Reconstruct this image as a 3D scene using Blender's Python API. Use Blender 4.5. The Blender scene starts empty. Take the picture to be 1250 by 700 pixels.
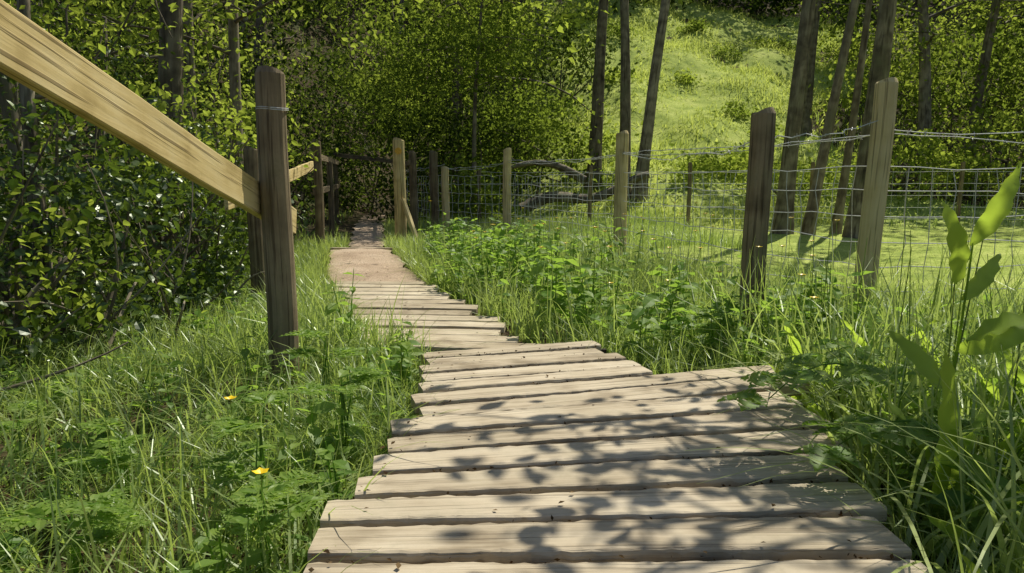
import bpy, math, numpy as np
from mathutils import Vector, Matrix
rng = np.random.default_rng(7)
scene = bpy.context.scene

# ------------------------------------------------------------ mesh builder
class MB:
    def __init__(s):
        s.V=[];s.F=[];s.M=[];s.R=[];s.G=[];s.n=0
    def add(s,v,f,mat=0,rnd=0.5,grain=None):
        v=np.asarray(v,float).reshape(-1,3); f=np.asarray(f,int)
        s.V.append(v); s.F.append(f+s.n); s.M.append(np.full(len(f),mat))
        s.R.append(np.broadcast_to(np.asarray(rnd,float),(len(v),)).copy())
        s.G.append(v.copy() if grain is None else np.asarray(grain,float).reshape(-1,3))
        s.n+=len(v)
    def make(s,name,mats,parent=None,smooth=False):
        me=bpy.data.meshes.new(name)
        V=np.concatenate(s.V)
        loops=np.concatenate([f.ravel() for f in s.F])
        tot=np.concatenate([np.full(len(f),f.shape[1]) for f in s.F])
        st=np.concatenate([[0],np.cumsum(tot)[:-1]])
        me.vertices.add(len(V)); me.vertices.foreach_set('co',V.ravel().astype(np.float32))
        me.loops.add(len(loops)); me.loops.foreach_set('vertex_index',loops.astype(np.int32))
        me.polygons.add(len(tot)); me.polygons.foreach_set('loop_start',st.astype(np.int32))
        for m in mats: me.materials.append(m)
        me.polygons.foreach_set('material_index',np.concatenate(s.M).astype(np.int32))
        me.update(calc_edges=True)
        me.polygons.foreach_set('use_smooth',np.full(len(tot),smooth))
        a=me.attributes.new('rnd','FLOAT','POINT'); a.data.foreach_set('value',np.concatenate(s.R).astype(np.float32))
        g=me.attributes.new('grain','FLOAT_VECTOR','POINT'); g.data.foreach_set('vector',np.concatenate(s.G).ravel().astype(np.float32))
        me.update()
        o=bpy.data.objects.new(name,me); scene.collection.objects.link(o)
        if parent: o.parent=parent
        return o
def empty(name):
    o=bpy.data.objects.new(name,None); scene.collection.objects.link(o); return o
def nrm(a): return a/np.maximum(np.linalg.norm(a,axis=-1,keepdims=True),1e-9)

# ------------------------------------------------------------ materials
def newmat(name):
    m=bpy.data.materials.new(name); m.use_nodes=True; nt=m.node_tree; nt.nodes.clear()
    return m,nt,nt.nodes,nt.links
def ramp(N,stops):
    r=N.new('ShaderNodeValToRGB'); e=r.color_ramp.elements
    e[0].position=stops[0][0]; e[0].color=(*stops[0][1],1)
    e[1].position=stops[-1][0]; e[1].color=(*stops[-1][1],1)
    for p,c in stops[1:-1]:
        q=e.new(p); q.color=(*c,1)
    return r
def attr(N,name):
    a=N.new('ShaderNodeAttribute'); a.attribute_name=name; return a
def leafmat(name,c0,c1,c2,trans=0.45,tcol=(0.16,0.30,0.02),gloss=0.0,rough=.35):
    m,nt,N,L=newmat(name)
    a=attr(N,'rnd'); r=ramp(N,[(0,c0),(.5,c1),(1,c2)]); L.new(a.outputs['Fac'],r.inputs[0])
    d=N.new('ShaderNodeBsdfDiffuse'); L.new(r.outputs[0],d.inputs[0])
    t=N.new('ShaderNodeBsdfTranslucent')
    mt=N.new('ShaderNodeMix'); mt.data_type='RGBA'; mt.inputs[0].default_value=.65
    mt.inputs[7].default_value=(*tcol,1); L.new(r.outputs[0],mt.inputs[6]); L.new(mt.outputs[2],t.inputs[0])
    mx=N.new('ShaderNodeMixShader'); mx.inputs[0].default_value=trans
    L.new(d.outputs[0],mx.inputs[1]); L.new(t.outputs[0],mx.inputs[2]); out=mx.outputs[0]
    if gloss>0:
        g=N.new('ShaderNodeBsdfGlossy'); g.inputs['Roughness'].default_value=rough; g.inputs[0].default_value=(.9,.95,.8,1)
        m2=N.new('ShaderNodeMixShader'); m2.inputs[0].default_value=gloss; L.new(out,m2.inputs[1]); L.new(g.outputs[0],m2.inputs[2]); out=m2.outputs[0]
    o=N.new('ShaderNodeOutputMaterial'); L.new(out,o.inputs[0])
    return m
def woodmat(name,dark,mid,light,rough=.85,moss=0.0,bump=.5,gx=3.0,gy=60.0,mosscol=(.07,.085,.03,1),crack=.8):
    m,nt,N,L=newmat(name)
    g=attr(N,'grain'); a=attr(N,'rnd')
    mp=N.new('ShaderNodeMapping'); mp.inputs['Scale'].default_value=(gx,gy,gy); L.new(g.outputs['Vector'],mp.inputs[0])
    n1=N.new('ShaderNodeTexNoise'); n1.inputs['Scale'].default_value=1; n1.inputs['Detail'].default_value=6; n1.inputs['Roughness'].default_value=.65; n1.inputs['Distortion'].default_value=.6
    L.new(mp.outputs[0],n1.inputs[0])
    n2=N.new('ShaderNodeTexNoise'); n2.inputs['Scale'].default_value=7; n2.inputs['Detail'].default_value=5; L.new(g.outputs['Vector'],n2.inputs[0])
    r=ramp(N,[(.3,dark),(.5,mid),(.72,light)])
    ad=N.new('ShaderNodeMath'); ad.operation='MULTIPLY_ADD'; ad.inputs[1].default_value=.20
    L.new(a.outputs['Fac'],ad.inputs[0])
    mm=N.new('ShaderNodeMath'); mm.operation='MULTIPLY_ADD'; mm.inputs[1].default_value=.65; mm.inputs[2].default_value=-.15
    L.new(n2.outputs[0],mm.inputs[0])
    m3=N.new('ShaderNodeMath'); m3.operation='MULTIPLY_ADD'; m3.inputs[1].default_value=.5; L.new(n1.outputs[0],m3.inputs[0]); L.new(mm.outputs[0],m3.inputs[2])
    L.new(m3.outputs[0],ad.inputs[2]); L.new(ad.outputs[0],r.inputs[0])
    col=r.outputs[0]
    v=N.new('ShaderNodeMapping'); v.inputs['Scale'].default_value=(gx*.7,gy*1.6,gy*1.6); L.new(g.outputs['Vector'],v.inputs[0])
    n3=N.new('ShaderNodeTexNoise'); n3.inputs['Scale'].default_value=1; n3.inputs['Detail'].default_value=3; L.new(v.outputs[0],n3.inputs[0])
    cr=ramp(N,[(.36,(.35,.32,.3)),(.44,(1,1,1))]); L.new(n3.outputs[0],cr.inputs[0])
    mu=N.new('ShaderNodeMix'); mu.data_type='RGBA'; mu.blend_type='MULTIPLY'; mu.inputs[0].default_value=crack
    L.new(col,mu.inputs[6]); L.new(cr.outputs[0],mu.inputs[7]); col=mu.outputs[2]
    if moss>0:
        n4=N.new('ShaderNodeTexNoise'); n4.inputs['Scale'].default_value=3.5; n4.inputs['Detail'].default_value=7; n4.inputs['Roughness'].default_value=.7; L.new(g.outputs['Vector'],n4.inputs[0])
        mr=ramp(N,[(.5,(0,0,0)),(.68,(moss,moss,moss))]); L.new(n4.outputs[0],mr.inputs[0])
        mx=N.new('ShaderNodeMix'); mx.data_type='RGBA'; L.new(mr.outputs[0],mx.inputs[0]); L.new(col,mx.inputs[6]); mx.inputs[7].default_value=mosscol; col=mx.outputs[2]
    p=N.new('ShaderNodeBsdfPrincipled'); p.inputs['Roughness'].default_value=rough; p.inputs['Specular IOR Level'].default_value=.25
    L.new(col,p.inputs['Base Color'])
    sm=N.new('ShaderNodeMath'); sm.operation='ADD'; L.new(n1.outputs[0],sm.inputs[0]); L.new(cr.outputs[0],sm.inputs[1])
    b=N.new('ShaderNodeBump'); b.inputs['Strength'].default_value=bump; b.inputs['Distance'].default_value=.004; L.new(sm.outputs[0],b.inputs['Height']); L.new(b.outputs[0],p.inputs['Normal'])
    o=N.new('ShaderNodeOutputMaterial'); L.new(p.outputs[0],o.inputs[0]); return m
def groundmat(name,stops,scale,bscale,bump,dist):
    m,nt,N,L=newmat(name)
    geo=N.new('ShaderNodeNewGeometry')
    n=N.new('ShaderNodeTexNoise'); n.inputs['Scale'].default_value=scale; n.inputs['Detail'].default_value=8; n.inputs['Roughness'].default_value=.65; L.new(geo.outputs['Position'],n.inputs[0])
    r=ramp(N,stops); L.new(n.outputs[0],r.inputs[0]); col=r.outputs[0]
    f=N.new('ShaderNodeTexNoise'); f.inputs['Scale'].default_value=bscale; f.inputs['Detail'].default_value=6; L.new(geo.outputs['Position'],f.inputs[0])
    fr=ramp(N,[(.3,(.5,.5,.5)),(.7,(1.35,1.35,1.35))]); L.new(f.outputs[0],fr.inputs[0])
    mu=N.new('ShaderNodeMix'); mu.data_type='RGBA'; mu.blend_type='MULTIPLY'; mu.inputs[0].default_value=1; L.new(col,mu.inputs[6]); L.new(fr.outputs[0],mu.inputs[7]); col=mu.outputs[2]
    p=N.new('ShaderNodeBsdfPrincipled'); p.inputs['Roughness'].default_value=.95; p.inputs['Specular IOR Level'].default_value=.1; L.new(col,p.inputs['Base Color'])
    b=N.new('ShaderNodeBump'); b.inputs['Strength'].default_value=bump; b.inputs['Distance'].default_value=dist; L.new(f.outputs[0],b.inputs['Height']); L.new(b.outputs[0],p.inputs['Normal'])
    o=N.new('ShaderNodeOutputMaterial'); L.new(p.outputs[0],o.inputs[0]); return m
def plainmat(name,c,rough=.5,metal=0,trans=0):
    m,nt,N,L=newmat(name)
    geo=N.new('ShaderNodeNewGeometry'); n=N.new('ShaderNodeTexNoise'); n.inputs['Scale'].default_value=60; L.new(geo.outputs['Position'],n.inputs[0])
    r=ramp(N,[(.3,tuple(.7*x for x in c)),(.7,c)]); L.new(n.outputs[0],r.inputs[0])
    p=N.new('ShaderNodeBsdfPrincipled'); p.inputs['Roughness'].default_value=rough; p.inputs['Metallic'].default_value=metal; L.new(r.outputs[0],p.inputs['Base Color'])
    o=N.new('ShaderNodeOutputMaterial'); L.new(p.outputs[0],o.inputs[0]); return m

M_plank=woodmat('weathered_plank_wood',(.24,.185,.115),(.48,.395,.27),(.65,.555,.40),moss=.5,bump=.6,mosscol=(.23,.19,.11,1),crack=.45)
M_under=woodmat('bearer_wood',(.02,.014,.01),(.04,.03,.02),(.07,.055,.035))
M_rail=woodmat('new_rail_wood',(.40,.29,.10),(.64,.49,.21),(.78,.63,.32),moss=.15,bump=.35,gx=1.6,gy=38)
M_post=woodmat('new_post_wood',(.40,.30,.12),(.66,.52,.25),(.80,.65,.35),moss=.12,bump=.4,gx=2.5,gy=45)
M_old=woodmat('old_post_wood',(.08,.06,.035),(.20,.15,.085),(.36,.28,.165),moss=.5,bump=.9,gx=2.5,gy=45)
M_bark=woodmat('bark',(.05,.04,.028),(.16,.13,.085),(.38,.32,.22),moss=.6,bump=1.0,gx=2.5,gy=14)
M_ground=groundmat('woodland_soil',[(.35,(.07,.05,.028)),(.52,(.08,.062,.03)),(.66,(.06,.08,.025))],1.3,40,.8,.03)
M_mead=groundmat('meadow_turf',[(.32,(.20,.27,.05)),(.5,(.36,.43,.09)),(.66,(.50,.55,.15))],1.6,50,.6,.03)
M_path=groundmat('sandy_path',[(.3,(.32,.23,.155)),(.5,(.46,.345,.24)),(.7,(.55,.43,.31))],2.0,90,.6,.01)
M_hedge=leafmat('hedge_leaf',(.012,.028,.008),(.045,.08,.016),(.12,.175,.035),trans=.36,tcol=(.23,.35,.03),gloss=.045)
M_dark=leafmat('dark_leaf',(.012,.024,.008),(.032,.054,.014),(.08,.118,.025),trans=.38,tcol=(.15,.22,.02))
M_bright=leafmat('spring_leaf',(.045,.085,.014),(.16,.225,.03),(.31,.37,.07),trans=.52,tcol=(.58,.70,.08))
M_tree=leafmat('tree_leaf',(.022,.05,.012),(.08,.125,.022),(.18,.23,.045),trans=.48,tcol=(.38,.50,.05))
M_grass=leafmat('grass_blade',(.05,.11,.022),(.18,.265,.06),(.38,.45,.16),trans=.52,tcol=(.60,.75,.13),gloss=.05,rough=.38)
M_meadow=leafmat('meadow_blade',(.26,.32,.06),(.42,.49,.11),(.56,.60,.20),trans=.52,tcol=(.84,.92,.20))
M_herb=leafmat('herb_leaf',(.05,.12,.025),(.14,.24,.045),(.26,.35,.07),trans=.52,tcol=(.50,.76,.08),gloss=.02,rough=.45)
M_broad=leafmat('broad_leaf',(.09,.17,.02),(.18,.29,.04),(.28,.39,.06),trans=.62,tcol=(.70,.92,.08),gloss=.03)
M_litter=leafmat('leaf_litter',(.04,.025,.013),(.10,.065,.03),(.22,.15,.075),trans=.1,tcol=(.2,.1,.03))
M_wire=plainmat('galvanised_wire',(.66,.66,.62),.5,.1)
M_disc=plainmat('marker_disc_paint',(.75,.42,.04),.5)
M_petal=plainmat('buttercup_petal',(.95,.66,.01),.35)

# ------------------------------------------------------------ layout
LY=[-3,0,1.24,1.69,2.2,2.66,2.8,2.9,3.3,3.6,4.22,5.9,9.1,9.25,15.5,20,24]
LX=[-.4,-.4,-.38,-.37,-.30,-.31,-.32,-.33,-.35,-.72,-.93,-1.52,-2.25,-2.08,-3.30,-4.0,-4.6]
RX=[.75,.75,.76,.83,.90,1.0,1.0,.52,.42,.1,-.1,-.69,-1.50,-1.60,-2.7,-3.3,-3.8]
def Lx(y): return np.interp(y,LY,LX)
def Rx(y): return np.interp(y,LY,RX)
def hz(x,y):
    x=np.asarray(x,float); y=np.asarray(y,float)
    dpath=np.maximum(np.maximum(Lx(y)-x,x-Rx(y)),0)
    k=np.clip(dpath/1.0,0,1)
    z=-.185+k*.05*(np.sin(1.7*x+.6)*np.sin(1.3*y)+.5*np.sin(3.9*x+2)*np.sin(3.1*y+1))
    z=z-.10*np.clip((y-9.0)/1.5,0,1)*np.clip(1-dpath/1.2,0,1)
    z=z-k*.10*np.exp(-((x+2.0)/.9)**2)*(y<12)
    s0=13.5+8*np.exp(-((x+3.6)/3)**2)
    t=np.maximum(0,y-s0); t=np.minimum(t,60); th=np.clip(t/6,0,1)
    z=z+.46*t*t/(t+4)*(1+.12*np.sin(.21*x+1))+th*.22*np.sin(.9*x+.5*y)*np.sin(.55*y+.3*x)+th*.10*np.sin(2.1*x-1.1*y)
    s=np.clip(-x-4.5,0,35); z=z+.38*s*s/(s+4)
    s=np.clip(x-13,0,35); z=z+.30*s*s/(s+5)
    return z
def axis(lo,hi,c,fine):
    a=np.sinh(np.linspace(-1,1,261)*5.2)/np.sinh(5.2)
    return np.where(a<0,c+a*(c-lo),c+a*(hi-c))
gx=axis(-300,300,0,0); gy=axis(-300,350,5,0)
X,Y=np.meshgrid(gx,gy); Z=hz(X,Y)
V=np.stack([X,Y,Z],-1).reshape(-1,3); n=len(gx)
i,j=np.meshgrid(np.arange(n-1),np.arange(len(gy)-1)); q=(j*n+i).ravel()
b=MB(); b.add(V,np.stack([q,q+1,q+n+1,q+n],1)); b.make('ground',[M_ground],smooth=True)
ys=np.linspace(4.4,36,130); us=np.linspace(0,1,60); P=[]
for y in ys:
    x0=2.25-(y-4.3)*.28 if y<13.5 else .04*y-.8+ .5*math.sin(y); x1=(16 if y<13.5 else .43*y+10.2*max(0,1-(y-13.5)/3)+.8*math.sin(y*.8))
    for u in us:
        x=x0+(x1-x0)*u; P.append((x,y,float(hz(x,y))+.03))
n=60; q=np.array([r*n+c for r in range(len(ys)-1) for c in range(n-1)])
b=MB(); b.add(P,np.stack([q,q+1,q+n+1,q+n],1)); b.make('meadow',[M_mead],smooth=True)

b=MB(); ys=np.concatenate([np.linspace(5.82,9.12,36),[9.14],np.linspace(9.25,20,60)]); cols=9; P=[]
for y in ys:
    l=Lx(y)+.03*math.sin(y*5)+.02*math.sin(y*11); r=Rx(y)+.03*math.sin(y*4+1)+.02*math.sin(y*9.3)
    for c in range(cols):
        f=c/(cols-1); P.append((l+(r-l)*f,y,-.150-(.09*min(1,(y-9.1)/1.4) if y>9.13 else 0)+.018*math.sin(f*math.pi)+.004*rng.normal()))
q=np.array([r*cols+c for r in range(len(ys)-1) for c in range(cols-1)])
b.add(P,np.stack([q,q+1,q+cols+1,q+cols],1)); b.make('footpath',[M_path],smooth=True)

# ------------------------------------------------------------ boards
def board(b,p0,p1,w0,w1,th,mat=0,segs=14,wob=.0025,bev=.006,rnd=None,updir=(0,0,1),rag=0):
    p0=np.array(p0,float); p1=np.array(p1,float); d=p1-p0; Ln=np.linalg.norm(d); d/=Ln
    up=np.array(updir,float); side=nrm(np.cross(up,d)); up=np.cross(d,side)
    ph=rng.uniform(0,6,6); vs=[]; gs=[]; off=rng.uniform(-50,50,3)
    for k in range(segs+1):
        t=k/segs; w=(w0*(1-t)+w1*t)/2; s=t*Ln
        eL=wob*(math.sin(s*7+ph[0])+.6*math.sin(s*19+ph[1])); eR=wob*(math.sin(s*8+ph[2])+.6*math.sin(s*23+ph[3]))
        if rag: eL+=rag*abs(rng.normal()); eR-=rag*abs(rng.normal())
        up_=wob*.6*(math.sin(s*5+ph[4]))
        b2=bev*(1+(rng.uniform(-.4,.8) if rag else 0))
        a=-w+eL; c=w+eR
        prof=[(a,-b2),(a+b2*.3,-b2*.3),(a+b2,0),(c-b2,0),(c-b2*.3,-b2*.3),(c,-b2),(c,-th+bev),(c-bev,-th),(a+bev,-th),(a,-th+bev)]
        if k in(0,segs): 
            ins=.003; prof=[(u*(1-ins/w),v*.9-.001) for u,v in prof]
        for u,v in prof:
            vs.append(p0+d*s+side*u+up*(v+up_)); gs.append(off+np.array([s,u,v]))
    m=10; F=[]
    for k in range(segs):
        for e in range(m):
            F.append((k*m+e,k*m+(e+1)%m,(k+1)*m+(e+1)%m,(k+1)*m+e))
    r=rng.uniform() if rnd is None else rnd
    b.add(vs,F,mat,r,gs)
    nb=b.n-len(vs)
    c=np.array([list(range(m))[::-1],[segs*m+e for e in range(m)]])
    b.F.append(c+nb); b.M.append(np.full(2,mat))

b=MB()
yl=-.35; k=0; gaps=[]
rotf=lambda yy: math.radians(1+16*np.clip((yy-1.30)/1.0,0,1))
while yl<2.36:
    pl=.137
    y0c=yl+pl/2; rot=rotf(y0c)
    xl=float(Lx(y0c))+rng.normal()*.014; xr=float(np.interp(y0c,[1.2,1.6,2.0,2.36],[.76,.85,.93,1.02]))+rng.normal()*.02
    W=xr-xl
    yn0=yl+W*math.tan(rotf(yl)); yn1=yl+pl+W*math.tan(rotf(yl+pl))
    gap=.022+rng.uniform(-.005,.009)
    board(b,(xl,y0c,rng.normal()*.003),(xr,(yn0+yn1)/2+rng.normal()*.004,rng.normal()*.004),pl-gap,(yn1-yn0)*math.cos(rot)-gap*1.1,.042,segs=60,rag=.0022,bev=.007)
    gaps.append((xl,yl,xr,yn0))
    yl+=pl
for k in range(5):
    pl=.128; y0c=yl+pl/2; rot=math.radians(17.5)
    xl=-.31-.01*k+rng.normal()*.01; xr=.50-.03*k+rng.normal()*.012
    board(b,(xl,y0c,rng.normal()*.003-.003*k),(xr,y0c+(xr-xl)*math.tan(rot),rng.normal()*.003-.003*k),pl-.024,pl-.024,.042,segs=40,rag=.002,bev=.007)
    gaps.append((xl,yl,xr,yl+(xr-xl)*math.tan(rot)))
    yl+=pl
y=3.45
while y<5.80:
    pw=rng.uniform(.175,.20); ym=y+pw/2
    xl=float(Lx(ym+.05))-.02+rng.normal()*.03; xr=float(Rx(ym))+rng.normal()*.03
    sk=.03+rng.normal()*.008
    board(b,(xl,ym+sk,-.10+rng.normal()*.004),(xr,ym-sk,-.10+rng.normal()*.004),pw-.035,pw-.035,.04,rag=.002,segs=24)
    y+=pw
board(b,(-.92,1.245,-.06),(-.45,1.255,-.055),.10,.10,.04)
board(b,(-2.27,9.13,-.125),(-1.48,9.10,-.125),.05,.05,.10,segs=10,rnd=.2)
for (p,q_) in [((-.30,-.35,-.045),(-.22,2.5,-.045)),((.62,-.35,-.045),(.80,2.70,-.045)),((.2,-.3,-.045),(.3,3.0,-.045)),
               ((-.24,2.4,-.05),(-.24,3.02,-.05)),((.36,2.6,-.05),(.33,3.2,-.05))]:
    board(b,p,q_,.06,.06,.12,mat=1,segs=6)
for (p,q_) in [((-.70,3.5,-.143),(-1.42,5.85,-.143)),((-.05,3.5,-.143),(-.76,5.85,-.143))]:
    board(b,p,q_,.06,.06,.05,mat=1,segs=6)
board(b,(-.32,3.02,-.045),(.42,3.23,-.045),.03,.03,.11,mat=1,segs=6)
b.make('wooden_boardwalk',[M_plank,M_under])

# ------------------------------------------------------------ tubes / posts
def tube(b,pts,rad,sides=8,mat=0,rnd=.5,jit=0,cap=True):
    pts=np.asarray(pts,float); n=len(pts); rad=np.broadcast_to(np.asarray(rad,float),(n,))
    T=nrm(np.gradient(pts,axis=0)); ref=np.array([1.,0,0]) if abs(T[0][0])<.8 else np.array([0,1.,0])
    S=nrm(np.cross(T,ref)); U=np.cross(S,T)
    a=np.linspace(0,2*np.pi,sides,endpoint=False)
    rr=rad[:,None]*(1+jit*rng.normal(size=(n,sides))*.5+jit*rng.normal(size=(1,sides)))
    V=pts[:,None,:]+rr[...,None]*(np.cos(a)[None,:,None]*S[:,None,:]+np.sin(a)[None,:,None]*U[:,None,:])
    ln=np.concatenate([[0],np.cumsum(np.linalg.norm(np.diff(pts,axis=0),axis=1))])
    off=rng.uniform(-40,40,3)
    G=np.stack([np.broadcast_to(ln[:,None],(n,sides)),rad[:,None]*np.cos(a)[None],rad[:,None]*np.sin(a)[None]],-1)+off
    i,j=np.meshgrid(np.arange(n-1),np.arange(sides),indexing='ij'); j2=(j+1)%sides
    F=np.stack([i*sides+j,i*sides+j2,(i+1)*sides+j2,(i+1)*sides+j],-1).reshape(-1,4)
    b.add(V,F,mat,rnd,G)
    if cap:
        nb=b.n-n*sides; b.F.append(np.array([[nb+(n-1)*sides+e for e in range(sides)]])); b.M.append(np.array([mat]))
def post(parent,name,x,y,zt,r,mat,lean=(0,0),zb=None,rnd=.5,extra=None):
    zb=float(hz(x,y))-.25 if zb is None else zb
    t=np.concatenate([np.linspace(0,1,16)]); P=np.stack([x+lean[0]*(t-1)+.004*np.sin(t*7+x),y+lean[1]*(t-1)+.004*np.sin(t*5),zb+(zt-.008-zb)*t],1)
    R=r*(1.04-.06*t)
    P=np.concatenate([P,[[x,y,zt-.002]],[[x,y,zt+.001]]]); R=np.concatenate([R,[r*.93],[r*.84]])
    b=MB(); tube(b,P,R,18,0,rnd,.012)
    return b.make(name,[mat],parent,smooth=False)

hr=empty('wooden_handrail')
post(hr,'post',-.985,3.10,1.135,.061,M_old,rnd=.9)
post(hr,'far_post',-1.86,5.35,.92,.055,M_old,rnd=.5)
b=MB(); board(b,(-1.075,.95,1.235),(-1.065,3.62,.56),.036,.036,.135,bev=.004,segs=20,wob=.0015); b.make('rail',[M_rail],hr)
b=MB(); board(b,(-1.93,5.0,.60),(-2.30,8.6,.92),.035,.035,.11,bev=.004,segs=10); b.make('far_rail',[M_rail],hr)
post(hr,'near_post',-1.0,.55,1.35,.06,M_old)
b=MB()
for zz in (.985,.992):
    a=np.linspace(0,2*np.pi,20); tube(b,np.stack([-.985+.064*np.cos(a),3.10+.064*np.sin(a),zz+.003*np.sin(a*2)],1),.0022,5)
b.make('wire_band',[M_wire],hr)

fb=empty('footbridge_railing')
for (x,y,zt,r) in [(-2.42,9.3,1.18,.055),(-3.05,12.5,1.0,.05),(-3.9,16.5,1.1,.05),(-2.45,16.2,1.1,.05),(-1.62,12.2,1.15,.065),(-1.35,12.9,1.18,.075)]:
    post(fb,'railing_post',x,y,zt,r,M_old,rnd=.3)
b=MB(); board(b,(-2.45,9.2,1.05),(-3.85,16.6,1.12),.04,.04,.09,segs=10); board(b,(-2.45,9.2,.6),(-3.85,16.6,.62),.04,.04,.09,segs=10)
board(b,(-1.65,12.0,1.02),(-2.42,16.3,1.05),.04,.04,.09,segs=8); board(b,(-3.9,16.4,1.3),(-2.3,16.2,1.12),.05,.05,.09,segs=6)
b.make('rails',[M_old],fb)
wm=empty('waymarker_post')
post(wm,'post',-1.57,10.4,1.25,.083,M_post,rnd=.1)
b=MB(); a=np.linspace(0,2*np.pi,24,endpoint=False)
ring=lambda r,yy: np.stack([-1.565+r*np.cos(a),np.full(24,yy),1.10+r*np.sin(a)],1)
Vd=np.concatenate([ring(.045,10.30),ring(.045,10.308)]); b.add(Vd,[[k,(k+1)%24,24+(k+1)%24,24+k] for k in range(24)]); b.F.append(np.array([list(range(24))])); b.M.append(np.array([0]))
b.make('marker_disc',[M_disc],wm)
b=MB(); board(b,(-1.50,10.3,.45),(-1.25,10.2,-.25),.07,.07,.05,segs=5); b.make('brace',[M_post],wm)

wf=empty('wire_fence')
FP=[(-2.3,15.0,.95,-.2,.05),(-1.12,12.5,.91,-.35,.065),(-.07,11.4,1.165,-.2,.064),(1.135,7.76,1.18,-.2,.066),(2.12,4.3,1.25,-.2,.062),(5.4,5.0,1.2,-.2,.06),(9.5,5.6,1.2,-.2,.06)]
for k,(x,y,zt,zb,r) in enumerate(FP):
    post(wf,'post',x,y,zt,r,M_post,lean=(.05 if k==4 else rng.normal()*.02,0),rnd=rng.uniform(.3,.9))
post(wf,'old_post',1.262,3.8,1.035,.062,M_old,rnd=.8,lean=(.01,0))
b=MB()
def span(p0,p1,z0,z1,sag,r=.0024,n=14,wav=.004):
    t=np.linspace(0,1,n); P=np.stack([p0[0]+(p1[0]-p0[0])*t,p0[1]+(p1[1]-p0[1])*t,z0+(z1-z0)*t-sag*4*t*(1-t)],1)
    P[1:-1]+=rng.normal(size=(n-2,3))*wav; tube(b,P,r,4,cap=False); return P
def barbs(P):
    L=np.linalg.norm(P[-1]-P[0]); m=int(L/.11)
    for t in np.linspace(.02,.98,m):
        f=t*(len(P)-1); i=int(f); c=P[i]+(P[min(i+1,len(P)-1)]-P[i])*(f-i)
        for _ in range(2):
            d=nrm(rng.normal(size=3))*.016; tube(b,[c-d,c,c+d],.0018,3,cap=False)
for s in range(len(FP)-1):
    a,c=FP[s],FP[s+1]; hz_=[.0,.13,.27,.42,.57,.72,.86]
    rows=[]
    for h in hz_: rows.append(span(a,c,h-.08,h-.08,.015 ,r=.003,wav=.009))
    P=span(a,c,.97 if s>1 else .88,.97,.05,r=.003,wav=.008); barbs(P)
    P=span(a,c,.99 if s>1 else .9,.96,.02,r=.003,wav=.008); barbs(P)
    L=math.dist(a[:2],c[:2]); m=int(L/.15)
    for t in np.linspace(0.01,.99,m):
        pts=[]
        for Rw in rows:
            f=t*(len(Rw)-1); i=min(int(f),len(Rw)-2); pts.append(Rw[i]+(Rw[i+1]-Rw[i])*(f-i)+rng.normal(size=3)*[.008,.008,0])
        tube(b,pts,.0028,4,cap=False)
P=span((1.262,3.8),(2.12,4.3),.93,1.05,.05,r=.003,wav=.012); barbs(P)
P=span((1.262,3.8),(1.135,7.76),.92,.98,.08,r=.003,wav=.012); barbs(P)
b.make('netting_and_barbed_wire',[M_wire],wf)
bf=empty('back_fence')
BP=[(-.6,13.6,.9),(1.4,13.3,.95),(3.1,13.0,1.0),(5.2,12.9,1.0),(7.6,12.6,1.0),(10.5,12.4,1.0)]
for x,y,zt in BP: post(bf,'post',x,y,zt,.035,M_old,rnd=.5)
b=MB()
for s in range(len(BP)-1):
    a,c=BP[s],BP[s+1]
    for h in [.05,.25,.45,.65,.85]: span(a,c,h,h,.01,r=.003)
    for t in np.linspace(0,1,int(math.dist(a[:2],c[:2])/.2)):
        p=np.array([a[0]+(c[0]-a[0])*t,a[1]+(c[1]-a[1])*t,0]); tube(b,[p+[0,0,-.15],p+[0,0,.85]],.0025,3,cap=False)
b.make('netting',[M_wire],bf)

# ------------------------------------------------------------ foliage helpers
T2=np.array([[0,0,0],[-.30,.45,.07],[0,1,-.03],[.30,.45,.07]]); F2=np.array([[0,2,1],[0,3,2]])
T8=np.array([[0,0,0],[-.22,.22,.06],[-.27,.55,.05],[0,1,-.10],[.27,.55,.05],[.22,.22,.06],[0,.3,0],[0,.65,-.01]])
F8=np.array([[0,6,1],[1,6,2],[6,7,2],[2,7,3],[0,5,6],[5,4,6],[6,4,7],[7,4,3]])
_m=[(0,t,-.10*t*t) for t in np.linspace(0,1,8)]; _l=[];_r=[]
for k in range(14):
    t=(k+.5)/14; w=.36*math.sin(math.pi*min(1,t)**.8)**.8*(1 if k%2 else .80); tt=t-(0 if k%2 else .035)
    _l.append((-w,tt,.05-.10*t*t)); _r.append((w,tt,.05-.10*t*t))
TS=np.array(_m+_l+_r); FS=[]
for k in range(13):
    mi=min(7,int(round((k+1)/14*7))); FS.append((mi,8+k+1,8+k)); FS.append((mi,22+k,22+k+1))
for i in range(7):
    kk=min(13,int((i+.5)*2)); FS.append((i,i+1,8+kk)); FS.append((i+1,i,22+kk))
FS=np.array(FS)
def orient(n,upb=.8,droop=.0,out=None):
    N=rng.normal(size=(n,3)); N[:,2]+=upb
    if out is not None: N+=out
    N=nrm(N); D=rng.normal(size=(n,3)); D[:,2]-=droop
    D=nrm(D-N*np.sum(D*N,1,keepdims=True)); X=np.cross(D,N)
    return np.stack([X,D,N],-1)
def scatter(b,T,F,pos,R,s,mat=0,rnd=.5):
    n=len(pos); k=len(T)
    V=pos[:,None,:]+s[:,None,None]*np.einsum('nij,kj->nki',R,T)
    FF=(np.arange(n)[:,None,None]*k+F[None]).reshape(-1,F.shape[1])
    rr=np.repeat(np.broadcast_to(rnd,(n,)),k)
    b.add(V,FF,mat,rr)
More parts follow.
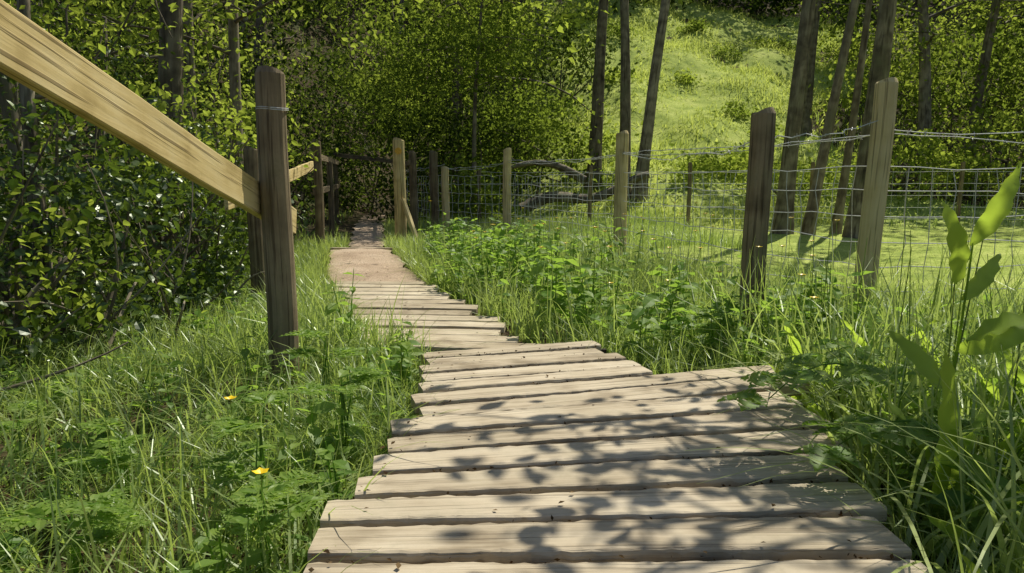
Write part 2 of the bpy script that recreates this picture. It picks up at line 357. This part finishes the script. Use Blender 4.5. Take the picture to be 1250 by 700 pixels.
def clumps(b,C,nper,sig,size,T=T2,F=F2,mat=0,upb=.8,flat=.6,crnd=.3):
    C=np.asarray(C,float); n=len(C)*nper
    cr=np.repeat(rng.normal(size=len(C))*crnd,nper)
    g=rng.normal(size=(n,3)); g[:,2]*=flat
    sg=np.repeat(sig*rng.uniform(.6,1.4,len(C)),nper)
    P=np.repeat(C,nper,0)+g*sg[:,None]
    scatter(b,T,F,P,orient(n,upb,.5),size*rng.uniform(.5,1.4,n),mat,np.clip(.5+cr+rng.normal(size=n)*.18,0,1))
def shrub(b,cx,cy,rx,ry,rz,nc,nper,sig,size,T=T2,F=F2,mat=0,lift=.5,stems=True,smat=1):
    d=nrm(rng.normal(size=(nc,3))); r=rng.uniform(.55,1.1,nc)**.7
    lump=1+.3*np.sin(d[:,0]*5+cx)*np.sin(d[:,2]*6+cy)
    C=d*(r*lump)[:,None]*[rx,ry,rz]+[cx,cy,0]
    C[:,2]+=hz(cx,cy)+rz*lift
    g=hz(C[:,0],C[:,1]); C=C[C[:,2]>g+.05]
    clumps(b,C,nper,sig,size,T,F,mat)
    if stems:
        for k in range(int(6+nc/25)):
            e=C[rng.integers(len(C))]; s=np.array([cx+rng.normal()*rx*.3,cy+rng.normal()*ry*.3,0]); s[2]=hz(s[0],s[1])-.05
            m=(s+e)/2+rng.normal(size=3)*.2*rx; t=np.linspace(0,1,7)[:,None]
            tube(b,(1-t)**2*s+2*t*(1-t)*m+t*t*e,np.linspace(.028,.006,7),5,smat,.4,cap=False)

def tree(name,x,y,H,r,top=(0,0),c0=4,nbr=16,bl=2.5,nper=60,size=.09,sig=.38,leaf=None,wig=.12,zmin=None,T=T2,F=F2,nsub=3,azr=None,elr=(0,.7)):
    par=empty(name); zb=float(hz(x,y))-.1
    t=np.linspace(0,1,18); ph=rng.uniform(0,6,2)
    P=np.stack([x+top[0]*t+wig*np.sin(t*6+ph[0])*t,y+top[1]*t+wig*np.sin(t*5+ph[1])*t,zb+H*t],1)
    R=r*(1-.8*t)+r*.5*np.exp(-t*H/.35)
    b=MB(); tube(b,P,R,12,0,rng.uniform(.2,.9),.05)
    C=[]
    for k in range(nbr):
        f=rng.uniform(c0/H,.98); i=f*17; i0=min(int(i),16); p=P[i0]+(P[i0+1]-P[i0])*(i-i0)
        az=rng.uniform(0,2*np.pi) if azr is None else rng.uniform(*azr); L=bl*rng.uniform(.55,1.15)*(1.1-.5*(f-c0/H)/(1-c0/H+1e-6)); el=rng.uniform(*elr)
        d=np.array([math.cos(az)*math.cos(el),math.sin(az)*math.cos(el),math.sin(el)])
        s=np.linspace(0,1,8)[:,None]; bend=rng.normal(size=3)*.22*L; bend[2]-=.1*L
        Q=p+d*L*s+bend*s*s+rng.normal(size=(8,3))*.03*L*s
        if zmin is not None: Q[:,2]=np.maximum(Q[:,2],zmin)
        rb=r*(1-.8*f)*.42; tube(b,Q,np.linspace(rb,.006,8),6,0,.4,cap=False)
        for m in range(nsub):
            u=rng.uniform(.3,1); q0=Q[int(u*7)]; e=q0+rng.normal(size=3)*[.32*L,.32*L,.18*L]
            if zmin is not None: e[2]=max(e[2],zmin)
            s3=np.linspace(0,1,4)[:,None]; tube(b,q0+(e-q0)*s3+rng.normal(size=(4,3))*.03,np.linspace(.014,.004,4),4,0,.4,cap=False)
            C.append(e); C.append((e+q0)/2)
        C.append(Q[-1]); C.append(Q[5])
    b.make('trunk',[M_bark],par,smooth=True)
    C=np.array(C)
    b=MB(); clumps(b,C,nper,sig,size,T,F); b.make('crown',[leaf or M_tree],par)
    return par

# ------------------------------------------------------------ trees
tree('alder_tree',1.85,17.0,10,.16,(.5,0),c0=4.2,nbr=12,bl=2.2,nper=34,leaf=M_bright,size=.10)
tree('alder_tree',2.45,16.2,10,.14,(-.1,.3),c0=4.8,nbr=9,bl=2.0,nper=30,size=.10)
tree('alder_tree',2.72,16.0,11,.13,(1.3,.3),c0=5,nbr=9,bl=2.0,nper=30,size=.10)
tree('alder_tree',4.10,11.2,10,.125,(.5,0),c0=6.8,nbr=5,bl=1.3,nper=12,size=.085)
tree('alder_tree',4.55,11.4,10,.09,(1.6,.3),c0=6.8,nbr=5,bl=1.3,nper=12,size=.085)
tree('alder_tree',4.95,10.6,10.5,.15,(.5,-.2),c0=6.8,nbr=5,bl=1.4,nper=12,size=.085)
tree('alder_tree',5.25,12.0,9,.07,(.9,.2),c0=5,nbr=6,bl=1.2,nper=16,size=.085)
tree('alder_tree',-.75,14.5,7,.05,(.2,.1),c0=3.0,nbr=10,bl=1.4,nper=30,leaf=M_bright,size=.08)
tree('alder_tree',10.2,18.5,10,.15,(-.8,0),c0=2.4,nbr=14,bl=2.8,nper=34,size=.10,leaf=M_tree)
tree('alder_tree',12.8,17.5,9,.12,(.8,0),c0=2.3,nbr=14,bl=2.8,nper=34,size=.10,leaf=M_bright)
tree('alder_tree',8.0,20.5,10,.13,(.3,0),c0=4.2,nbr=10,bl=2.2,nper=34,size=.10,leaf=M_bright)
tree('alder_tree',-2.9,4.6,5.2,.05,(-.3,.3),c0=1.5,nbr=15,bl=1.3,nper=26,size=.06,leaf=M_bright,sig=.2)
tree('alder_tree',-3.6,5.6,6.5,.07,(-.6,0),c0=2.2,nbr=10,bl=1.5,nper=34,size=.065,leaf=M_tree,sig=.28)
tree('alder_tree',-3.2,8.6,7,.08,(.3,0),c0=2.0,nbr=13,bl=1.6,nper=32,size=.07,leaf=M_bright,sig=.26)
tree('alder_tree',-5.0,11.5,9,.11,(.5,0),c0=2.4,nbr=12,bl=2.2,nper=36,size=.085,leaf=M_dark)
tree('added_shade_tree',-3.5,7.4,8.5,.13,(.9,-.3),c0=4.3,nbr=13,bl=2.9,nper=30,size=.09,sig=.30,zmin=4.0,azr=(-1.4,.7),elr=(0,.4),leaf=M_tree)  # added tree, crown kept above view to shade the left hedge and verge
tree('hazel_tree',3.4,3.2,4.2,.08,(-.8,.2),c0=2.1,nbr=13,bl=2.1,nper=13,size=.08,sig=.15,zmin=1.75,azr=(2.2,4.0),elr=(-.2,.3),T=T8,F=F8,leaf=M_bright)

k=0; pts=[]
while k<38:
    y=rng.uniform(18,46); x=rng.uniform(-.95*y,.95*y); a=x/y
    if .12<a<.42 and y<31: continue
    if any((x-p[0])**2+(y-p[1])**2<7 for p in pts): continue
    pts.append((x,y)); k+=1
    tree('woodland_tree',x,y,rng.uniform(8,13),rng.uniform(.08,.2),(rng.normal()*.9,rng.normal()*.5),c0=rng.uniform(1.5,3.5),nbr=12,bl=rng.uniform(2.4,3.4),nper=26,
         size=.16+.002*y,sig=.55,leaf=(M_dark if rng.uniform()<.45 else M_tree) if rng.uniform()<.68 else M_bright,nsub=2)
b=MB()
for k in range(38):
    y=rng.uniform(38,60); x=rng.uniform(-1.1*y,1.1*y); shrub(b,x,y,3.6,3.0,4.2,46,28,.8,.36,stems=False)
for k in range(22):
    y=rng.uniform(33,38); x=-30+62*k/21+rng.normal(); shrub(b,x,y,2.4,1.8,2.0,50,28,.5,.26,stems=False)
b.make('distant_woodland',[M_dark,M_bark])
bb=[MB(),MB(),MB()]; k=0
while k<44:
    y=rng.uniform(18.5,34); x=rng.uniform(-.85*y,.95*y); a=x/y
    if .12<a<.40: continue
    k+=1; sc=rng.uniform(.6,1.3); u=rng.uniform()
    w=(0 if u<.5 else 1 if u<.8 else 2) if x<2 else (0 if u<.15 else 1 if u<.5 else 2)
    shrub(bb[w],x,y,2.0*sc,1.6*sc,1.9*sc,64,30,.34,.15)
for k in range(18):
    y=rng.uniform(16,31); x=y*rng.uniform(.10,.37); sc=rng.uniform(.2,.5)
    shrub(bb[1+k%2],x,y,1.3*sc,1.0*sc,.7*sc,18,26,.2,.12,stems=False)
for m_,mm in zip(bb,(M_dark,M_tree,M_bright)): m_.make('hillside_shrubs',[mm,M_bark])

b=MB()
for (x,y,rx,ry,rz,nc) in [(-3.7,2.8,1.1,1.0,.9,80),(-2.8,4.0,.85,.8,.75,85),(-2.65,5.5,.65,.8,.7,70),(-3.7,4.9,1.2,1.2,1.4,110),(-3.1,7.0,.7,1.0,.9,75),
                          (-3.6,8.9,.8,1.2,1.1,80),(-4.3,7.2,1.2,1.5,1.5,90),(-4.4,11.0,.9,1.5,1.3,80),(-5.2,5.0,1.6,2,1.8,100),(-5.2,2.8,1.5,1.6,1.6,85)]:
    shrub(b,x,y,rx,ry,rz,nc,46,.16,.058,T8,F8)
b.make('hedge',[M_hedge,M_bark])
b=MB()
for (x,y,rx,ry,rz,nc,lf) in [(-2.75,6.1,.6,.8,.6,26,1.9),(-3.0,7.8,.6,.8,.7,30,1.7),(-3.9,9.9,.8,1.2,1.2,36,1.4),(-4.7,13.4,1.2,1.4,1.5,50,1.2),(-4.8,8,1.5,1.5,1.2,40,2.6),(-2.5,3.6,.5,.5,.3,12,1.8)]:
    shrub(b,x,y,rx,ry,rz,nc,28,.18,.065,T8,F8,lift=lf)
b.make('hazel_bush',[M_bright,M_bark])
b=MB()
n=150; y=rng.uniform(2.2,7,n); x=np.interp(y,[2.2,4,5.5,7],[-2.6,-2.0,-2.05,-2.5])-np.abs(rng.normal(size=n))*.35
C=np.stack([x,y,hz(x,y)+rng.uniform(.03,.35,n)],1); clumps(b,C,16,.10,.06,T8,F8)
for k in range(34):
    y0=rng.uniform(2.2,6); x0=float(np.interp(y0,[2.2,4,5.5,7],[-2.6,-1.95,-2.0,-2.4]))-rng.uniform(0,.5); z0=float(hz(x0,y0))
    e=np.array([x0+rng.normal()*.5,y0+rng.normal()*.5,z0+rng.uniform(.3,1.3)]); s=np.array([x0,y0,z0]); m=(s+e)/2+rng.normal(size=3)*.18; t=np.linspace(0,1,8)[:,None]
    tube(b,(1-t)**2*s+2*t*(1-t)*m+t*t*e,np.linspace(.012,.003,8),5,1,.8,cap=False)
b.make('bramble_thicket',[M_hedge,M_bark])
b=MB(); b2=MB(); b3=MB()
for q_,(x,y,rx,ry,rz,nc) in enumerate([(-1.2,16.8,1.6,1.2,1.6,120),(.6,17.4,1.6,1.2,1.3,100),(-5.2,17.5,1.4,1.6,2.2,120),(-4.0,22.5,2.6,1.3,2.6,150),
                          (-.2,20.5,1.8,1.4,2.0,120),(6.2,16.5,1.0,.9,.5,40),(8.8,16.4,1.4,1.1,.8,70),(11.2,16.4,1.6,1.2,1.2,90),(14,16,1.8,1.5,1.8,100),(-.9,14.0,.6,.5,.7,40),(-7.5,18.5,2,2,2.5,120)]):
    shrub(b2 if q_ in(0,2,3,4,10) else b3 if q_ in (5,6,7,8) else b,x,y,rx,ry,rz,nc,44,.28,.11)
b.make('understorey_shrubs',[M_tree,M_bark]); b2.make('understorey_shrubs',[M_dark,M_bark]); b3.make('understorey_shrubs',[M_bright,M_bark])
b=MB()
for (x,y,rx,ry,rz,nc,lf) in [(-2.6,17.6,1.4,.9,1.0,50,2.6),(-2.0,19.5,1.8,1.3,2.4,100,.6),(-1.2,14.6,1.3,1.0,.6,60,5.5),(.3,17.2,1.0,.8,.6,30,3.4),(-.6,15.6,1.2,1.0,.7,50,6),(-1.8,18.6,1.5,1.0,.9,60,5)]:
    shrub(b,x,y,rx,ry,rz,nc,40,.28,.10,lift=lf,stems=lf<1)
b.make('overhanging_foliage',[M_tree,M_bark])
b=MB()
t=np.linspace(0,1,12); 
tube(b,np.stack([.2+2.6*t,15.2+.3*np.sin(t*3),.1+.6*t+.12*np.sin(t*8)],1),.13-.06*t,9,0,.3,.06)
tube(b,np.stack([1.5-1.6*t,15.4+0*t,.7+.25*np.sin(t*3)+.2*t],1),.09-.05*t,8,0,.3,.06)
b.make('fallen_log',[M_bark],smooth=True)

# ------------------------------------------------------------ grass
def patchy(x,y,f=2.2):
    return .5+.5*np.sin(f*x+1.3*np.sin(f*.7*y))*np.sin(f*1.1*y+1.7*np.sin(f*.6*x))
def grass(b,x,y,H,w,bend,mat=0,rb=.5,seg=3,lean=None):
    n=len(x); z=hz(x,y)-.01
    az=rng.uniform(0,2*np.pi,n); D=np.stack([np.cos(az),np.sin(az),np.zeros(n)],1)
    if lean is not None: D=nrm(D+lean)
    S=np.stack([-D[:,1],D[:,0],np.zeros(n)],1)
    tw=rng.normal(size=n)*.6; S=nrm(S*np.cos(tw)[:,None]+D*np.sin(tw)[:,None])
    bd=np.abs(rng.normal(size=n))*bend+.08; B=np.stack([x,y,z],1); vs=[]
    for t in np.linspace(0,1,seg+1):
        c=B+D*(H*bd*t*t)[:,None]; c[:,2]+=H*(t-.42*np.minimum(bd,1.5)*t*t*t)
        ww=w*.5*(1-t**1.6*.92); vs+= [c-S*ww[:,None],c+S*ww[:,None]]
    V=np.stack(vs,1); k=2*(seg+1)
    f=np.array([[2*i,2*i+1,2*i+3,2*i+2] for i in range(seg)])
    F=(np.arange(n)[:,None,None]*k+f[None]).reshape(-1,4)
    b.add(V,F,mat,np.repeat(np.clip(rb+(patchy(x,y,3.1)-.5)*.45+rng.normal(size=n)*.24,0,1),k))
def region(n,x0,x1,y0,y1,margin=.02,cond=None):
    x=rng.uniform(x0,x1,n); y=rng.uniform(y0,y1,n)
    L=Lx(y)-margin; R=Rx(y)+margin
    R=np.where((y<2.95)&(y>2.2),np.maximum(R,1.03),R)
    L=np.where((y>3.3)&(y<3.6),-.5,L)
    m=(x<L)|(x>R)
    if cond is not None: m&=cond(x,y)
    return x[m],y[m]
b=MB()
x,y=region(28000,-3.0,0,.95,3.6,.0); p=patchy(x,y); kk=rng.uniform(size=len(x))<.15+.85*p; x,y,p=x[kk],y[kk],p[kk]
grass(b,x,y,rng.uniform(.07,.24,len(x))*(.4+.8*p),rng.uniform(.003,.006,len(x)),.85,rb=.5,seg=4)
x,y=region(2600,-2.6,0,1.0,3.6,.0); grass(b,x,y,rng.uniform(.2,.40,len(x)),rng.uniform(.005,.011,len(x)),1.0,rb=.65,seg=6)
x,y=region(1500,-.75,0,1.0,3.6,.0,lambda x,y:x<0); grass(b,x,y,rng.uniform(.15,.32,len(x)),rng.uniform(.005,.009,len(x)),1.0,rb=.6,seg=6)
x,y=region(22000,-3.2,-.6,3.4,10,.0); grass(b,x,y,rng.uniform(.1,.28,len(x)),rng.uniform(.005,.010,len(x)),.6,rb=.5)
x,y=region(8000,-2.4,-.6,3.35,7,.0,lambda x,y: x>Lx(y)-.5); grass(b,x,y,rng.uniform(.15,.34,len(x)),rng.uniform(.006,.010,len(x)),.7,rb=.7)
x,y=region(24000,.4,3.2,1.0,4.6,.03); p=patchy(x,y); grass(b,x,y,rng.uniform(.12,.36,len(x))*(.6+.6*p),rng.uniform(.003,.007,len(x)),.65,rb=.5,seg=4)
x,y=region(1500,.95,2.6,1.1,3.6,.08); grass(b,x,y,rng.uniform(.35,.72,len(x)),rng.uniform(.006,.012,len(x)),.5,rb=.65,seg=7)
x,y=region(640,.8,2.2,1.0,2.9,.02); grass(b,x,y,rng.uniform(.3,.62,len(x)),rng.uniform(.010,.019,len(x)),.85,rb=.85,seg=10)
x,y=region(24000,-1.4,3.0,3.3,9,.02,lambda x,y:(x-2.2)<-(y-4.3)*.28+.2); grass(b,x,y,rng.uniform(.12,.34,len(x)),rng.uniform(.006,.011,len(x)),.55,rb=.7)
x,y=region(1500,-1.2,2.6,3.4,8,.05,lambda x,y:(x-2.2)<-(y-4.3)*.28+.3); grass(b,x,y,rng.uniform(.35,.6,len(x)),rng.uniform(.006,.010,len(x)),.4,rb=.8,seg=5)
x,y=region(16000,-2.6,3.0,9,15,.02); grass(b,x,y,rng.uniform(.12,.34,len(x)),rng.uniform(.009,.015,len(x)),.5,rb=.75)
b.make('verge_grass',[M_grass])
b=MB()
x,y=region(52000,1.4,14,3.0,13.6,.1,lambda x,y:((x-2.2)>-(y-4.3)*.28)&(x<1.3*y)); grass(b,x,y,rng.uniform(.025,.085,len(x)),rng.uniform(.008,.014,len(x)),1.3,rb=.5,seg=2)
x,y=region(52000,0,18,13.5,36,.1,lambda x,y:(x/y>.05)&(x/y<.45)); p=patchy(x,y,1.1); kk=rng.uniform(size=len(x))<.15+.85*p; x,y,p=x[kk],y[kk],p[kk]
grass(b,x,y,rng.uniform(.12,.4,len(x))*(.4+.9*p),rng.uniform(.02,.04,len(x)),1.0,rb=.2,seg=2)
b.make('meadow_grass',[M_meadow])
b=MB()
x,y=region(18000,-22,0,6,34,.3,lambda x,y:(x/y>-.9)); grass(b,x,y,rng.uniform(.1,.35,len(x)),rng.uniform(.02,.04,len(x)),.7,rb=.2,seg=2)
x,y=region(20000,5,30,13.5,34,.3,lambda x,y:(x/y>.4)&(x/y<1)); grass(b,x,y,rng.uniform(.1,.4,len(x)),rng.uniform(.02,.04,len(x)),.7,rb=.4,seg=2)
b.make('woodland_floor_grass',[M_grass])

b=MB()
x,y=region(7000,-3.2,1.6,.9,6,-.0); scatter(b,T2,F2,np.stack([x,y,hz(x,y)+.012],1),orient(len(x),4),rng.uniform(.02,.05,len(x)),0,rng.uniform(size=len(x)))
n=60; y=rng.uniform(1.1,3.0,n); x=np.where(rng.uniform(size=n)<.6,Lx(y)+np.abs(rng.normal(size=n))*.09,Lx(y)+(Rx(y)-Lx(y))*rng.uniform(size=n)*.9)
scatter(b,T2,F2,np.stack([x,y,np.full(n,.006)],1),orient(n,7),rng.uniform(.008,.022,n),0,rng.uniform(size=n))
n=110; y=rng.uniform(3.6,9,n); x=Lx(y)+(Rx(y)-Lx(y))*rng.uniform(.05,.95,n)
scatter(b,T2,F2,np.stack([x,y,np.where(y<5.85,-.092,-.122)],1),orient(n,7),rng.uniform(.012,.03,n),0,rng.uniform(size=n))
for (x0,y0,x1,y1) in gaps:
    if y0<.8: continue
    n=90; t=rng.uniform(0,1,n); 
    P=np.stack([x0+(x1-x0)*t,y0+(y1-y0)*t+rng.normal(size=n)*.006,-.018+rng.uniform(-.014,.012,n)],1)
    scatter(b,T2,F2,P,orient(n,.5),rng.uniform(.005,.015,n),0,rng.uniform(0,.5,n))
b.make('leaf_litter',[M_litter])

# ------------------------------------------------------------ herbs
def herb(b,x,y,H,ls,npair,spread=1.0,mat=0,rb=.5):
    z=float(hz(x,y)); lean=rng.normal(size=2)*.12*H
    t=np.linspace(0,1,6)[:,None]; P=np.concatenate([x+lean[0]*t**1.5,y+lean[1]*t**1.5,z+H*t],1)
    tube(b,P,np.linspace(.004,.0015,6),4,mat,.4,cap=False)
    az0=rng.uniform(0,6); pos=[];Rm=[];S=[]
    for k in range(npair):
        f=.25+.75*(k+.5)/npair; i=f*5; i0=min(int(i),4); c=P[i0]+(P[i0+1]-P[i0])*(i-i0); az0+=1.571+rng.normal()*.2
        for m in (0,math.pi):
            a=az0+m; el=rng.uniform(-.45,.45)
            D=np.array([math.cos(a)*math.cos(el),math.sin(a)*math.cos(el),math.sin(el)]); N=np.array([0,0,1.])+rng.normal(size=3)*.3; N=nrm(N-D*D.dot(N)); 
            pos.append(c);Rm.append(np.stack([np.cross(D,N),D,N],-1));S.append(ls*(1.15-.55*f)*rng.uniform(.8,1.2))
    scatter(b,T8,F8,np.array(pos),np.array(Rm),np.array(S),mat,np.clip(rb+rng.normal(size=len(S))*.2,0,1))
b=MB()
x,y=region(640,-.9,2.4,3.3,8.5,.10,lambda x,y:((x-2.2)<-(y-4.3)*.28+.1)&(x-Rx(y)<1.6))
for xx,yy in zip(x,y):
    p=float(patchy(xx,yy,3.0))
    if rng.uniform()>.1+p: continue
    herb(b,xx,yy,rng.uniform(.2,.35)+.25*p,rng.uniform(.08,.15),6,rb=.6)
x,y=region(190,.9,2.2,1.4,3.8,.10)
for xx,yy in zip(x,y): herb(b,xx,yy,rng.uniform(.15,.42),rng.uniform(.07,.13),5,rb=.6)
x,y=region(280,-2.6,-.3,1.3,6,.03)
for xx,yy in zip(x,y): herb(b,xx,yy,rng.uniform(.08,.26),rng.uniform(.05,.11),4,rb=.6)
for k in range(22):
    yy=rng.uniform(1.2,3.1); herb(b,float(Lx(yy))-rng.uniform(.05,.25),yy,rng.uniform(.15,.30),rng.uniform(.06,.10),5,rb=.75)
b.make('nettle_patch',[M_herb])
def frond(b,base,D,L,mat=0):
    D=nrm(np.array(D,float)); up=np.array([0,0,1.]); side=nrm(np.cross(D,up)); pos=[];Rm=[];S=[]
    tt=np.linspace(0,1,8)[:,None]; P=base+D*L*tt+np.array([0,0,-.28*L])*tt**2; tube(b,P,np.linspace(.002,.0008,8),4,mat,.5,cap=False)
    for k in range(7):
        f=.25+.11*k; c=base+D*L*f+np.array([0,0,-.28*L])*f*f
        for sg in (-1,1):
            d=nrm(side*sg+D*.55); l=L*.34*(1.05-f)*1.5
            for m in range(5):
                g=.15+.2*m; cc=c+d*l*g
                for s2 in (-1,1):
                    dd=nrm(d*.8+s2*np.cross(up,d)*.9+rng.normal(size=3)*.15); N=nrm(up+rng.normal(size=3)*.25); N=nrm(N-dd*dd.dot(N))
                    pos.append(cc);Rm.append(np.stack([np.cross(dd,N),dd,N],-1));S.append(l*.5*(1.2-g))
    scatter(b,T8,F8,np.array(pos),np.array(Rm),np.array(S),mat,np.clip(.8+rng.normal(size=len(S))*.12,0,1))
b=MB()
for (x,y,n,h) in [(-.62,1.75,7,.30),(-.50,2.1,6,.30),(-.95,1.5,6,.22),(-1.2,1.35,5,.18),(-.52,1.45,6,.25),(-1.6,2.3,5,.2),(-.7,2.7,5,.28),(-1.1,2.0,5,.24),(.95,3.3,4,.28),(1.3,2.9,4,.3),(1.2,1.9,4,.25)]:
    z=float(hz(x,y))
    for k in range(n):
        a=rng.uniform(0,6.28); D=np.array([math.cos(a),math.sin(a),.35]); s=np.array([x,y,z+h*rng.uniform(.6,1.1)])
        tube(b,[[x,y,z],(np.array([x,y,z])+s)/2+rng.normal(size=3)*.01,s],.002,4,0,.5,cap=False); frond(b,s,D,rng.uniform(.13,.22))
b.make('cow_parsley_plant',[M_herb])
def lance(b,base,tip,w,arch=.1,mat=0,rnd=.6,n=14,fold=.25,face=None):
    base=np.array(base,float);tip=np.array(tip,float);d=tip-base;L=np.linalg.norm(d);d=d/L
    ref=np.array([0,-1.,.3]) if face is None else np.array(face,float)
    S=nrm(np.cross(d,ref)); N=np.cross(S,d)
    t=np.linspace(0,1,n); prof=w*.5*np.sin(np.pi*np.clip(t,0,1)**.75)**.8+.0008
    c=base+d*L*t[:,None]+N*(arch*L*(np.sin(np.pi*t*.9)))[:,None]
    wv=.006*np.sin(t*25+rng.uniform(0,6))
    V=np.stack([c-S*prof[:,None]+N*(fold*prof+wv)[:,None],c,c+S*prof[:,None]+N*(fold*prof-wv)[:,None]],1).reshape(-1,3)
    F=[]
    for i in range(n-1):
        for j in range(2): F.append((i*3+j,i*3+j+1,(i+1)*3+j+1,(i+1)*3+j))
    b.add(V,F,mat,rnd)
b=MB()
tube(b,[[1.03,1.72,-.18],[1.045,1.72,.1],[1.06,1.71,.35],[1.065,1.70,.56]],[.005,.004,.003,.002],6,0,.4,cap=False)
lance(b,(1.035,1.70,.46),(.955,1.66,.66),.05,.12); lance(b,(1.06,1.70,.55),(1.14,1.68,.74),.047,.1,rnd=.7)
lance(b,(.97,1.60,-.02),(.93,1.56,.35),.062,.05,rnd=.95,face=(.3,-1,.1)); lance(b,(1.02,1.62,.34),(1.13,1.50,.40),.085,.12,rnd=.95,face=(0,-.5,1))
lance(b,(1.05,1.71,.3),(1.22,1.66,.37),.05,.15); lance(b,(1.1,1.6,-.05),(1.28,1.5,.2),.05,.1); lance(b,(1.0,1.5,-.1),(.83,1.42,.03),.045,.2)
lance(b,(1.04,1.45,-.1),(1.18,1.35,.08),.05,.2); lance(b,(1.04,1.72,.2),(.93,1.8,.33),.045,.12); lance(b,(1.055,1.71,.42),(1.19,1.80,.52),.04,.1)
lance(b,(.98,1.45,-.12),(1.10,1.30,.12),.055,.15,rnd=.8); lance(b,(.92,1.38,-.14),(.80,1.26,.04),.04,.2,rnd=.8); lance(b,(1.12,1.75,-.05),(1.35,1.7,.25),.06,.1)
for k in range(26):
    x=rng.uniform(.95,1.7); y=rng.uniform(1.25,2.9); z=float(hz(x,y)); a=rng.uniform(0,6.28); L=rng.uniform(.2,.42)
    for m in range(3):
        a+=2.1; lance(b,(x,y,z+.05),(x+math.cos(a)*L*.5,y+math.sin(a)*L*.5,z+L),rng.uniform(.035,.065),.15,rnd=rng.uniform(.4,1),face=(-math.cos(a),-math.sin(a),.8))
b.make('dock_plant',[M_broad],smooth=True)
b=MB()
pos=[];Rm=[];S=[]
for (A,Bm,C) in [((1.2,2.1,-.15),(.95,1.95,.38),(.64,1.78,.16)),((1.25,1.8,-.15),(1.05,1.75,.24),(.76,1.66,.08)),((1.3,2.5,-.15),(1.15,2.4,.3),(.95,2.2,.12))]:
    t=np.linspace(0,1,12)[:,None]; A=np.array(A);Bm=np.array(Bm);C=np.array(C)
    arc=(1-t)**2*A+2*t*(1-t)*Bm+t*t*C; tube(b,arc,np.linspace(.004,.0015,12),6,0,.2,cap=False)
    for k,i in enumerate([4,6,8,9,10,11]):
        c=arc[i]; a=rng.uniform(-.7,.7)+math.pi*1.1+(1.1 if k%2 else -1.1)*(k<5)
        pet=c+np.array([math.cos(a),math.sin(a),.15])*.035
        for da,s in ((0,.10),(-1.1,.08),(1.1,.08),(-2.0,.055),(2.0,.055)):
            D=np.array([math.cos(a+da),math.sin(a+da),-.12]);D/=np.linalg.norm(D);N=np.array([0,-.25,1.])+rng.normal(size=3)*.25;N=nrm(N-D*D.dot(N))
            pos.append(pet);Rm.append(np.stack([np.cross(D,N),D,N],-1));S.append(s*rng.uniform(.85,1.15))
scatter(b,TS,FS,np.array(pos),np.array(Rm),np.array(S),0,np.clip(.6+rng.normal(size=len(S))*.15,0,1))
b.make('bramble_plant',[M_herb])
b=MB()
for k in range(26):
    x=rng.uniform(1.05,1.9); y=rng.uniform(1.7,3.2); z=float(hz(x,y)); l=rng.normal(size=2)*.04; h=rng.uniform(.5,.85)
    tube(b,[[x,y,z],[x+l[0]*.4,y+l[1]*.4,z+h*.5],[x+l[0],y+l[1],z+h]],[.0028,.0025,.001],5,0,.2,cap=False)
b.make('rush_plant',[M_grass])
b=MB()
BC=[(-.50,1.40,.12),(1.13,2.85,.33),(1.08,2.6,.28),(1.35,3.3,.36),(-.75,1.9,.12),(.62,3.35,.12),(.75,3.5,.22),(.95,3.35,.28),(.5,3.7,.18),(1.0,3.9,.34)]
x,y=region(160,-.8,2.0,3.5,7.0,.06,lambda x,y:(x-2.2)<-(y-4.3)*.28)
BC+=[(float(p),float(q),float(rng.uniform(.28,.52))) for p,q in list(zip(x,y))[:46]]
for (x,y,z) in BC:
    g=float(hz(x,y)); tube(b,[[x+.01,y,g],[x,y+.01,(g+z)/2],[x,y,z]],.0012,4,1,.5,cap=False)
    for k in range(5):
        a=k*1.2566+x; D=np.array([math.cos(a),math.sin(a),.6]);D/=np.linalg.norm(D);N=np.array([-math.cos(a)*.6,-math.sin(a)*.6,1.]);N=nrm(N-D*D.dot(N))
        scatter(b,T8*np.array([1.6,1,1]),F8,np.array([[x,y,z]]),np.stack([np.cross(D,N),D,N],-1)[None],np.array([.020]),0,.5)
b.make('buttercup_plant',[M_petal,M_grass])

# ------------------------------------------------------------ light, sky, camera
az=math.radians(35); el=math.radians(56)
S=Vector((math.sin(az)*math.cos(el),math.cos(az)*math.cos(el),math.sin(el)))
sd=bpy.data.lights.new('sun','SUN'); sd.energy=5; sd.angle=math.radians(.45); sd.color=(1,.96,.85)
so=bpy.data.objects.new('sun',sd); scene.collection.objects.link(so); so.rotation_euler=S.to_track_quat('Z','Y').to_euler()
w=bpy.data.worlds.new('World'); scene.world=w; w.use_nodes=True; nt=w.node_tree; nt.nodes.clear()
sky=nt.nodes.new('ShaderNodeTexSky'); sky.sky_type='NISHITA'; sky.sun_disc=False; sky.sun_elevation=el; sky.sun_rotation=az
bg=nt.nodes.new('ShaderNodeBackground'); bg.inputs[1].default_value=.095; o=nt.nodes.new('ShaderNodeOutputWorld')
nt.links.new(sky.outputs[0],bg.inputs[0]); nt.links.new(bg.outputs[0],o.inputs[0])
cd=bpy.data.cameras.new('camera'); cd.lens=25.92; cd.sensor_width=36; cd.clip_end=1500; cd.clip_start=.02
co=bpy.data.objects.new('camera',cd); scene.collection.objects.link(co); co.location=(0,0,.70); co.rotation_euler=(math.radians(81.8),0,0)
scene.camera=co
scene.view_settings.view_transform='Standard'; scene.view_settings.look='None'; scene.view_settings.exposure=0
